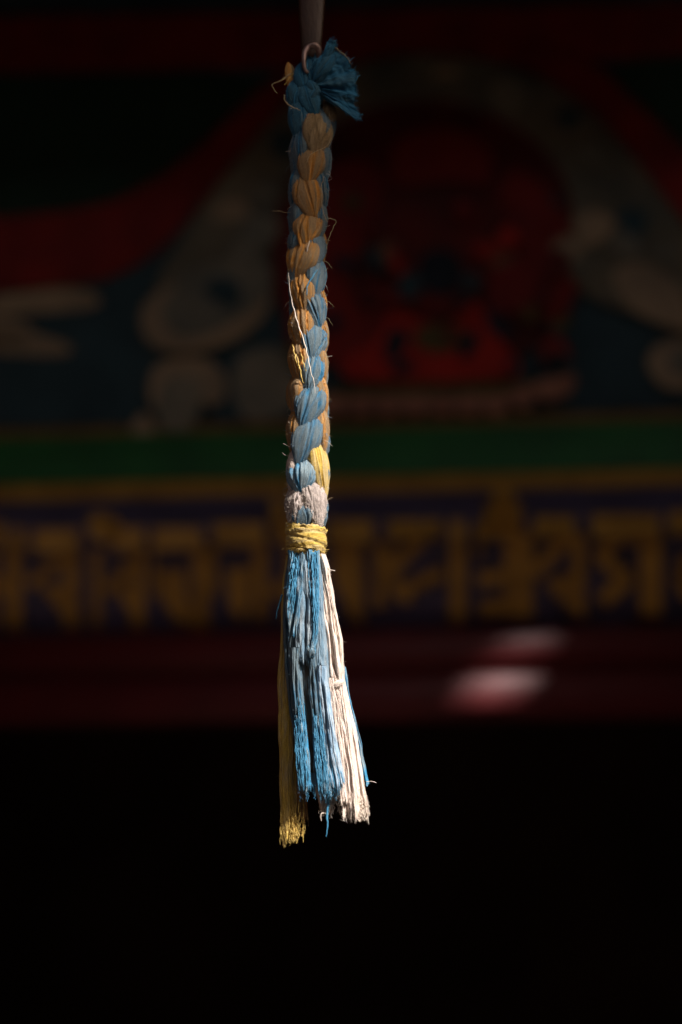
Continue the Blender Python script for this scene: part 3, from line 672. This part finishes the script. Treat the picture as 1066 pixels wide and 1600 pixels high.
def ribbon(rows, mat, d0, bulge, folds=6, amp=3.0, jag=6.0, seed=0, thick=2.0, nu=70, nv=150, fine=0.8, split=0.0, name='fringe_strip', tags=None, slope=0.0, pleat=0.0, npl=4.0, fz=1.0, cre=()):
    """hanging strip: rows (y, left x, right x); gathered into lengthwise folds, with a torn lower edge"""
    rs = np.random.RandomState(seed)
    ry = [r[0] for r in rows]; y0, y1 = ry[0], ry[-1]
    u = np.linspace(-1, 1, nu)[None, :]; v = np.linspace(0, 1, nv)[:, None]
    yend = y1 + jag * vnoise1(np.linspace(0, nu * 0.16, nu), seed + 1) + jag * 0.6 * vnoise1(np.linspace(0, nu * 0.6, nu), seed + 2)
    Y = y0 + v * (yend[None, :] - y0)
    XL = np.interp(Y, ry, [r[1] for r in rows]); XR = np.interp(Y, ry, [r[2] for r in rows])
    wob = 1.2 * vnoise1(v * 7, seed + 21)
    XL = XL + 1.3 * vnoise1(v * 9, seed + 22); XR = XR + 1.3 * vnoise1(v * 9, seed + 23)
    X = (XL + XR) / 2 + u * (XR - XL) / 2
    D = d0 + bulge * np.sqrt(np.clip(1 - u ** 2, 0, 1)) + slope * u + 0 * v
    D = D + pleat * np.sin(u * math.pi * npl + 1.3 * vnoise1(v * 3, seed + 31) + seed)
    for i in range(folds):
        u0 = rs.uniform(-0.9, 0.9); wd = rs.uniform(0.03, 0.075); am = amp * rs.uniform(0.5, 1.3); a0 = rs.uniform(-0.3, 0.5); a1 = a0 + rs.uniform(0.4, 1.2)
        uc = u0 + 0.10 * vnoise1(v * 3 + i * 7, seed + 5) - u0 * 0.15 * v
        win = 1 / (1 + np.exp(-(v - a0) * 30)) * 1 / (1 + np.exp((v - a1) * 30))
        D = D - am * np.exp(-((u - uc) / wd) ** 2) * win + 0.5 * am * np.exp(-((np.abs(u - uc) - 2.4 * wd) / (1.4 * wd)) ** 2) * win
    for (cxa, cya), (cxb, cyb), cw_, ca in cre:
        f = (Y - cya) / (cyb - cya); xc = cxa + (cxb - cxa) * f + 1.2 * vnoise1(f * 5, seed + 41)
        win = np.clip(f * 8, 0, 1) * np.clip((1 - f) * 8, 0, 1)
        D = D - ca * win * np.exp(-((X - xc) / cw_) ** 2) + 0.35 * ca * win * np.exp(-((X - xc - 2.6 * cw_) / (1.6 * cw_)) ** 2)
    wpx = (rows[-1][2] - rows[-1][1])
    D = D + fine * vnoise2(u * wpx * 0.22 + 30, v * 4.0, seed + 6) + 0.6 * fine * vnoise2(u * wpx * 0.5 + 30, v * 9.0, seed + 7)
    D = D + 1.6 * vnoise2(u * 1.3 + 7, v * 6, seed + 9)
    D = D + 1.1 * vnoise2(u * 2.5 + 11, v * (y1 - y0) / 16, seed + 51) + 0.7 * vnoise2(u * 5 + 3, v * (y1 - y0) / 8, seed + 52)
    X = X + 0.9 * vnoise2(u * 2 + 5, v * (y1 - y0) / 22, seed + 53)
    # lower end loosens
    D = D + split * (v ** 8) * vnoise1(u * wpx * 0.18 + 60, seed + 12) * 5
    X = X + split * (v ** 10) * vnoise1(u * wpx * 0.2 + 90, seed + 13) * 2.5
    P = np.stack([X, Y, D], -1).reshape(-1, 3); Bk = P.copy(); Bk[:, 2] -= thick + 0.25 * bulge * 0
    uvg = np.stack([np.broadcast_to((u + 1) * wpx / 2 * 1.25, (nv, nu)), Y - y0], -1).reshape(-1, 2)
    V = np.concatenate([P, Bk]); UV = np.concatenate([uvg, uvg]); off = nu * nv
    G = grid_faces(nv, nu)
    F = [q[::-1] for q in G] + [tuple(i + off for i in q) for q in G]
    for j in range(nu - 1):
        F.append((j + 1, j, j + off, j + 1 + off)); i = (nv - 1) * nu + j; F.append((i, i + 1, i + 1 + off, i + off))
    for r in range(nv - 1):
        a_ = r * nu; b_ = a_ + nu; F.append((a_, b_, b_ + off, a_ + off)); a_ += nu - 1; b_ += nu - 1; F.append((b_, a_, a_ + off, b_ + off))
    o = cloth(name, V, [q[::-1] for q in F], mat, skirt, UV)
    if tags: o['label'] = tags
    # normals for stray fibres
    sel = np.arange(len(P)); nrm = np.stack([np.broadcast_to(u * 0.9, (nv, nu)), np.full((nv, nu), 0.25), np.broadcast_to(1.05 - np.abs(u) * 0.7, (nv, nu))], -1).reshape(-1, 3)
    nrm /= np.linalg.norm(nrm, axis=1)[:, None]
    FUZZ.append((P, nrm, mat, (y1 - y0) * wpx / 6000.0 * fz))
    b = P[-nu:]; dn = np.tile([0, 1.0, 0.15], (nu, 1)); FUZZ.append((b, dn, mat, wpx / 60.0 * fz))
    return o

# yellow strips, hanging at the back left
ribbon([(866, 446, 470), (900, 441, 470), (960, 438, 470), (1040, 435, 470), (1120, 434, 468), (1200, 435, 464), (1304, 436, 464)], 'yellow_new', -16, 9, folds=5, amp=2.5, jag=13, seed=201, split=1, tags='shaded yellow strip at the edge of the fringe')
ribbon([(900, 446, 480), (1040, 448, 484), (1150, 456, 482), (1220, 459, 478), (1280, 462, 481)], 'yellow', -20, 7, folds=4, amp=2.0, jag=9, seed=215, split=1)
ribbon([(1000, 440, 462), (1200, 446, 466), (1312, 446, 462)], 'yellow_new', -24, 5, folds=3, amp=2, jag=7, seed=231, split=1)
# white strips on the right
ribbon([(866, 494, 509), (885, 497, 516), (930, 499, 521), (1000, 506, 535), (1060, 512, 539), (1100, 516, 545), (1180, 525, 557), (1240, 532, 565), (1268, 534, 566)], 'white', 0, 13, folds=2, amp=2.5, jag=15, seed=306, split=1.2, slope=-2, fine=0.7, fz=1.5, nu=100, nv=220,
       cre=(((501, 868), (526, 1068), 2.0, 9), ((506, 880), (524, 1000), 1.1, 4), ((510, 880), (534, 1040), 1.3, 5), ((530, 1076), (549, 1240), 2.0, 9), ((518, 1100), (536, 1262), 1.4, 5), ((526, 1180), (545, 1268), 1.2, 4)))
ribbon([(880, 500, 514), (960, 508, 527), (1060, 520, 540), (1150, 536, 558), (1230, 548, 572), (1272, 556, 577)], 'white', -6, 9, folds=2, amp=3, jag=8, seed=322, split=1.2, fz=1.5, cre=(((545, 1120), (566, 1270), 1.6, 6),))
ribbon([(1060, 520, 534), (1120, 527, 541), (1200, 538, 551), (1276, 545, 554)], 'white', 7, 6, folds=1, amp=3, jag=6, seed=341, split=1, nu=40)
ribbon([(1060, 510, 522), (1120, 518, 530), (1200, 526, 540), (1250, 530, 545)], 'white', 11, 5, folds=2, amp=3, jag=10, seed=347, split=1, nu=40)
ribbon([(1000, 480, 516), (1150, 488, 530), (1220, 490, 536), (1258, 498, 532)], 'white', -8, 6, folds=4, amp=3, jag=16, seed=353, split=2, fz=2)
# narrow blue strip behind the white
ribbon([(1040, 526, 541), (1100, 538, 550), (1160, 552, 564), (1222, 562, 576)], 'blue_vivid', -14, 5, folds=3, amp=1.5, jag=5, seed=371, split=1, nu=40)
# blue strips in front
ribbon([(866, 449, 474), (900, 445, 474), (960, 442, 474), (1040, 444, 474), (1100, 452, 474), (1160, 461, 480), (1232, 466, 484)], 'blue', 5, 9, folds=3, amp=2.6, jag=7, seed=405, split=1, slope=4, cre=(((456, 880), (447, 1050), 1.6, 5), ((466, 960), (464, 1120), 2.0, 6)))
ribbon([(862, 450, 487), (876, 450, 480), (892, 451, 470), (930, 448, 464), (965, 447, 460), (985, 450, 457)], 'blue_vivid', 18, 4, folds=4, amp=2.4, jag=14, seed=421, split=1, pleat=0.8, npl=3, nv=110, cre=(((463, 866), (455, 960), 1.3, 5),))
ribbon([(864, 466, 490), (900, 464, 491), (930, 462, 491), (1000, 461, 489), (1030, 466, 484)], 'grey_blue', 20, 6, folds=1, amp=2.0, jag=7, seed=433, nv=130, cre=(((478, 930), (477, 1030), 1.8, 6),))
ribbon([(862, 470, 500), (878, 474, 500), (895, 483, 500), (950, 487, 500), (1000, 485, 498), (1026, 483, 491)], 'blue_vivid', 21.5, 5, folds=4, amp=2.4, jag=8, seed=447, split=1.2, pleat=0.8, npl=2, nv=130, cre=(((488, 868), (492, 1010), 1.3, 4),))
ribbon([(862, 468, 484), (900, 466, 475), (950, 462, 470), (985, 459, 466)], 'blue_vivid', 24, 2.5, folds=2, amp=1.5, jag=12, seed=452, split=1.2, nv=90, nu=40)
ribbon([(866, 490, 500), (930, 492, 505), (1000, 493, 511), (1050, 494, 514), (1110, 500, 518), (1160, 506, 524), (1232, 514, 532)], 'grey_blue', 12, 9, folds=1, amp=2.0, jag=7, seed=461, slope=-2, cre=(((500, 1035), (516, 1180), 1.5, 6),))
ribbon([(1014, 452, 471), (1080, 455, 474), (1150, 462, 481), (1230, 466, 487)], 'blue', 18, 8, folds=2, amp=2.5, jag=9, seed=477, split=1, cre=(((462, 1040), (470, 1230), 1.4, 5), ((456, 1030), (462, 1180), 1.2, 4)))
ribbon([(1120, 461, 476), (1160, 464, 483), (1232, 467, 488)], 'blue_vivid', 21.5, 6, folds=4, amp=2, jag=10, seed=485, split=1, nv=80, cre=(((470, 1130), (478, 1232), 1.2, 4),))
ribbon([(1020, 468, 492), (1120, 470, 500), (1230, 478, 505)], 'blue_vivid', 9, 3, folds=3, amp=2, jag=9, seed=491, split=1)
ribbon([(1024, 482, 494), (1080, 484, 500), (1150, 488, 508), (1230, 495, 517)], 'blue', 17, 8, folds=2, amp=3, jag=9, seed=503, split=1, cre=(((487, 1040), (500, 1230), 1.3, 6), ((492, 1035), (506, 1180), 1.1, 5)))
ribbon([(1120, 487, 502), (1170, 490, 510), (1234, 498, 519)], 'blue_vivid', 21, 7, folds=4, amp=2, jag=10, seed=511, split=1, nv=80, cre=(((497, 1130), (510, 1232), 1.2, 4),))
ribbon([(1042, 494, 510), (1100, 500, 518), (1160, 507, 528), (1228, 514, 539)], 'pale_blue', 18.5, 7, folds=1, amp=2.4, jag=9, seed=521, split=1, cre=(((503, 1060), (520, 1220), 1.4, 6),))
ribbon([(1185, 512, 522), (1205, 515, 527), (1232, 518, 532)], 'blue_vivid', 19, 5, folds=4, amp=1.8, jag=7, seed=533, split=1.2, nv=60)
# little knots tied in the strips
kb = lobe(1021, 0, 13, 19, 'blue_vivid', 10, T=12, seed=nxt(), parent=skirt, name='strip_knot', cx=487, depth=26, ncr=3, rough=0.08)
kw = lobe(1072, 0, 10, 22, 'white', -50, T=10, seed=nxt(), parent=skirt, name='strip_knot', cx=526, depth=12, ncr=3, rough=0.04)

# ------------------------------------------------------------------ loose threads
def merged_tubes(name, items, mat, parent, kind=None):
    V = []; F = []; UV = []
    for it in items:
        v, f, uv = tube_px(*it[:2], **it[2]); b = len(V)
        V.extend(v.tolist()); UV.extend(uv); F.extend([tuple(i + b for i in q) for q in f])
    o = cloth(name, V, F, mat, parent, UV)
    if kind: o['kind'] = kind
    return o
def thread(pts, r, mat, seed=0, wig=0.5, k=1.0):
    r = np.asarray(r) * k if np.ndim(r) else r * k
    return merged_tubes('loose_thread', [(pts, r, dict(sides=5, sub=7, seed=seed, wig=wig))], mat, tas)
thread([(452, 432, 22), (453, 452, 24), (457, 478, 29), (463, 502, 34), (472, 532, 37), (481, 562, 38), (487, 590, 38), (492, 606, 37), (493, 622, 36)], [0.4, 0.5, 0.6, 0.8, 0.9, 0.8, 0.7, 0.5, 0.3], 'f_white', 1, 1.0)
thread([(426, 331, 5), (437, 332, 8), (447, 335, 10), (458, 334, 12)], 0.5, 'f_tan', 2, 0.9, 0.75)
thread([(512, 345, 14), (520, 346, 14), (526, 350, 13), (521, 358, 12), (515, 374, 12), (510, 394, 12)], [0.6, 0.8, 0.8, 0.6, 0.5, 0.4], 'f_tan', 3, 0.9, 0.75)
thread([(480, 264, 34), (484, 254, 36), (492, 249, 38), (503, 244, 37), (513, 235, 30), (518, 222, 24)], 0.65, 'f_tan', 4, 0.9, 0.75)
thread([(506, 284, 26), (503, 300, 28), (503, 320, 28), (505, 338, 28), (511, 354, 26)], 0.6, 'f_tan', 5, 0.9, 0.75)
thread([(434, 146, 0), (427, 139, 2), (427, 132, 3), (440, 127, 5), (455, 117, 6)], [0.5, 0.8, 1.0, 1.6, 2.2], 'f_tan', 6, 0.9, 0.75)
thread([(444, 134, 3), (450, 128, 6), (460, 117, 8)], [0.6, 1.0, 1.6], 'f_yellow', 7)
thread([(445, 152, 14), (446, 163, 20), (453, 173, 26), (463, 179, 30), (470, 182, 30)], [0.7, 1.0, 1.1, 0.9, 0.6], 'f_tan', 8, 0.9, 0.75)
thread([(572, 1222, 0), (580, 1221, 2), (588, 1223, 3)], 0.45, 'f_white', 9)
thread([(503, 1283, 6), (501, 1277, 8), (504, 1271, 9), (511, 1272, 8)], [0.6, 1.2, 1.3, 0.7], 'f_white', 10)
thread([(541, 1236, 2), (537, 1248, 4), (541, 1260, 6), (546, 1263, 6), (545, 1255, 6), (539, 1251, 5)], 0.5, 'f_white', 11)
thread([(441, 930, 6), (435, 948, 4), (431, 968, 4)], [1.6, 1.2, 0.5], 'f_blue', 12)
thread([(511, 1225, 10), (513, 1250, 8), (511, 1275, 8), (512, 1290, 8), (510, 1308, 8)], [3.0, 2.4, 2.0, 1.2, 0.5], 'f_blue', 13)
thread([(516, 1230, 8), (522, 1245, 8), (534, 1256, 8)], [1.6, 1.0, 0.5], 'f_blue', 14)
thread([(524, 84, 30), (532, 92, 33), (541, 99, 32), (549, 111, 30)], [0.6, 1.0, 0.8, 0.5], 'f_tan', 15, 0.9, 0.75)
thread([(480, 402, 30), (482, 393, 34), (484, 386, 35)], [1.3, 1.1, 0.6], 'f_white', 16)
thread([(480, 470, 34), (481, 455, 36), (490, 440, 35), (496, 430, 33)], [0.6, 1.1, 1.2, 0.8], 'f_blue', 17)
thread([(508, 880, 12), (514, 890, 10), (523, 893, 8)], 0.5, 'f_white', 18)
thread([(555, 135, 24), (559, 129, 26), (563, 126, 26)], [1.2, 0.8, 0.4], 'f_blue', 19)
for i, (x, y) in enumerate(((457, 545), (463, 560), (470, 556), (466, 572))):
    thread([(x, y, 30), (x + 3, y + 10, 34), (x + 6, y + 24, 34), (x + 9, y + 34, 30)], [0.3, 0.8, 0.9, 0.3], 'f_yellow', 30 + i, 0.9)

merged_tubes('frayed_edge', RAGFR, 'blue_dark', knot, 'stuff')
rt = np.random.RandomState(19)
sf = {'f_tan': [], 'f_fuzz': [], 'f_white': []}
for k in range(110):                   # fine stray fibres all down the braid
    y = rt.uniform(170, 820); sgn = rt.choice([-1, 1]); x = axis_x(y) + sgn * rt.uniform(20, 29); dpt = rt.uniform(0, 14)
    l = rt.uniform(4, 13); bend = rt.uniform(-6, 9)
    sf[['f_tan', 'f_fuzz', 'f_white'][k % 3]].append(([(x, y, dpt + 6), (x + sgn * l * 0.4, y + bend * 0.3, dpt + 8), (x + sgn * l * 0.75, y + bend * 0.9, dpt + 8), (x + sgn * l, y + bend * 1.5, dpt + 6)], [0.28, 0.25, 0.2, 0.1], dict(sides=3, sub=4, seed=60 + k, wig=0.7)))
for key_, it in sf.items(): merged_tubes('stray_fibres', it, key_, tas, 'stuff')
# frayed yarns lying on the blue strips and dangling from the torn ends
rs = np.random.RandomState(7)
def yarns(n, top, bot, dep, mat, name, r=(0.45, 0.95), wig=1.2):
    it = []
    for k in range(n):
        f = rs.uniform(0, 1); y0 = rs.uniform(*top[0]); y1 = rs.uniform(*bot[0])
        x0 = top[1] + f * (top[2] - top[1]); x1 = bot[1] + f * (bot[2] - bot[1])
        pts = []
        for q in np.linspace(0, 1, 6):
            pts.append((x0 + (x1 - x0) * q + rs.uniform(-1.0, 1.0), y0 + (y1 - y0) * q, dep[0] + (dep[1] - dep[0]) * q + rs.uniform(-1.2, 1.2) + 3 * math.sin(math.pi * f)))
        rr = rs.uniform(*r); it.append((pts, [rr * 0.5, rr, rr, rr, rr, rr * 0.5], dict(sides=4, sub=5, seed=int(rs.randint(1, 400)), wig=wig)))
    return merged_tubes(name, it, mat, skirt, 'stuff')
yarns(16, ((864, 872), 456, 474), ((900, 985), 449, 462), (21, 22), 'f_blue', 'frayed_yarn')
yarns(16, ((864, 872), 480, 498), ((940, 1030), 486, 498), (26, 27), 'f_blue', 'frayed_yarn')
yarns(18, ((1090, 1150), 460, 477), ((1225, 1240), 467, 487), (27, 29), 'f_blue', 'frayed_yarn')
yarns(18, ((1100, 1160), 489, 506), ((1225, 1242), 497, 519), (27, 29), 'f_blue', 'frayed_yarn')
yarns(8, ((1150, 1190), 508, 526), ((1225, 1242), 518, 540), (22, 23), 'f_blue', 'frayed_yarn')
yarns(30, ((1200, 1225), 500, 535), ((1245, 1280), 503, 532), (-2, 2), 'f_white', 'frayed_yarn', wig=2.0)
yarns(26, ((1225, 1255), 538, 572), ((1272, 1286), 544, 577), (2, 6), 'f_white', 'frayed_yarn')
yarns(26, ((1240, 1280), 438, 476), ((1290, 1318), 438, 474), (-10, -8), 'f_yellow', 'frayed_yarn')
yarns(9, ((880, 900), 500, 514), ((1020, 1090), 520, 542), (8, 8), 'f_white', 'frayed_yarn', r=(0.3, 0.6))

yarns(40, ((1215, 1230), 468, 538), ((1236, 1256), 469, 540), (20, 22), 'f_blue', 'frayed_yarn', r=(0.2, 0.45), wig=1.8)
yarns(40, ((1235, 1262), 536, 575), ((1272, 1290), 540, 578), (6, 8), 'f_white', 'frayed_yarn', r=(0.2, 0.4), wig=1.8)
yarns(30, ((1270, 1290), 438, 478), ((1300, 1322), 437, 476), (-6, -5), 'f_yellow', 'frayed_yarn', r=(0.2, 0.4), wig=1.6)
# stray fuzz that stands off the cloth
def fuzz():
    buckets = {'f_white': ([], []), 'f_blue': ([], []), 'f_yellow': ([], []), 'f_fuzz': ([], []), 'f_tan': ([], [])}
    key = {'white': 'f_white', 'felt': 'f_white', 'gauze': 'f_tan', 'yellow': 'f_tan', 'yellow_new': 'f_yellow', 'orange': 'f_tan', 'blue': 'f_fuzz', 'blue_vivid': 'f_blue', 'blue_dark': 'f_blue', 'grey_blue': 'f_fuzz', 'pale_blue': 'f_fuzz'}
    r = np.random.RandomState(3)
    for V, N_, mat, wgt in FUZZ:
        n = int(380 * wgt * (1.6 if mat == 'white' else 1.0))
        front = np.where(N_[:, 2] > -0.1)[0]
        if len(front) == 0 or n == 0: continue
        idx = r.choice(front, n)
        VV, FF = buckets[key[mat]]
        for i in idx:
            p = np.array(V[i], dtype=float); d = N_[i] + r.normal(0, 0.75, 3); d /= np.linalg.norm(d)
            L = r.uniform(1.0, 3.6) if r.rand() > 0.06 else r.uniform(4, 9)
            g_ = r.normal(0, 0.7, 3); w_ = r.uniform(0.08, 0.18)
            side = np.cross(d, r.normal(0, 1, 3)); side /= np.linalg.norm(side) + 1e-9; s2 = np.cross(d, side)
            b = len(VV)
            for q in range(4):
                f = q / 3; c = p - d * 0.6 + d * L * f + g_ * L * 0.35 * f * f; ww = w_ * (1 - 0.6 * f)
                VV.append(c + side * ww); VV.append(c - side * ww * 0.5 + s2 * ww * 0.87); VV.append(c - side * ww * 0.5 - s2 * ww * 0.87)
            for q in range(3):
                for e in range(3):
                    a0 = b + q * 3 + e; a1 = b + q * 3 + (e + 1) % 3; FF.append((a0, a1, a1 + 3, a0 + 3))
    for k, (VV, FF) in buckets.items():
        o = mesh_obj('fuzz', to_world(np.array(VV)), FF, M[k], tas, None, True, origin=T0); o['kind'] = 'stuff'
fuzz()

# ------------------------------------------------------------------ iron rod with its hook
hk = thing('iron_hook', rope_pt(487, 60), 'rusty flattened iron rod ending in a small bent hook above the tassel', 'hook')
HK0 = rope_pt(487, 60)
def hook_mesh(name, V, F, mat): return mesh_obj(name, to_world(V), F, mat, hk, None, True, origin=HK0)
V = []; n = 28
ylist = [-5200, -2600, -1200, -600, -300, -120, 0, 30, 60, 80, 92, 98]
prof = [(487, 22, 9)] * 5 + [(487.5, 21.8, 9), (487.5, 21.2, 9), (487, 19.8, 9), (487, 17.4, 8.6), (486.5, 16, 8), (486, 14.5, 7), (486, 11, 4)]
zr = rope_pt(487, 0).z
for y, (cx, hw, hd) in zip(ylist, prof):
    for j in range(n):
        a_ = 2 * math.pi * j / n
        V.append((cx + hw * np.sign(math.cos(a_)) * abs(math.cos(a_)) ** 0.8, max(y, -300) , hd * np.sign(math.sin(a_)) * abs(math.sin(a_)) ** 0.8 - 4))
WV = to_world(np.array(V))
for i, y in enumerate(ylist):          # the rod runs on up to the roof
    if y < -300: WV[i * n:(i + 1) * n, 2] = np.interp(y, [-5200, -300], [ROOF_Z - 0.001, rope_pt(487, -300).z])
F = [q for q in grid_faces(len(ylist), n, True)]; F.append(tuple(range(n))[::-1]); F.append(tuple(range((len(ylist) - 1) * n, len(ylist) * n)))
mesh_obj('rod', WV, F, M['iron'], hk, None, True, origin=HK0)
v, f, uv = tube_px([(482, 122, 24), (477, 117, 26), (475.5, 104, 26), (477, 90, 24), (484, 80, 22), (493, 79, 22), (499, 86, 20), (499, 100, 16), (494, 118, 8), (488, 130, 4)],
                   [2.2, 2.8, 4.0, 5.0, 5.6, 5.8, 5.2, 4.6, 4.0, 3.5], sides=12, sub=6)
hook_mesh('hook', v, f, M['wire'])
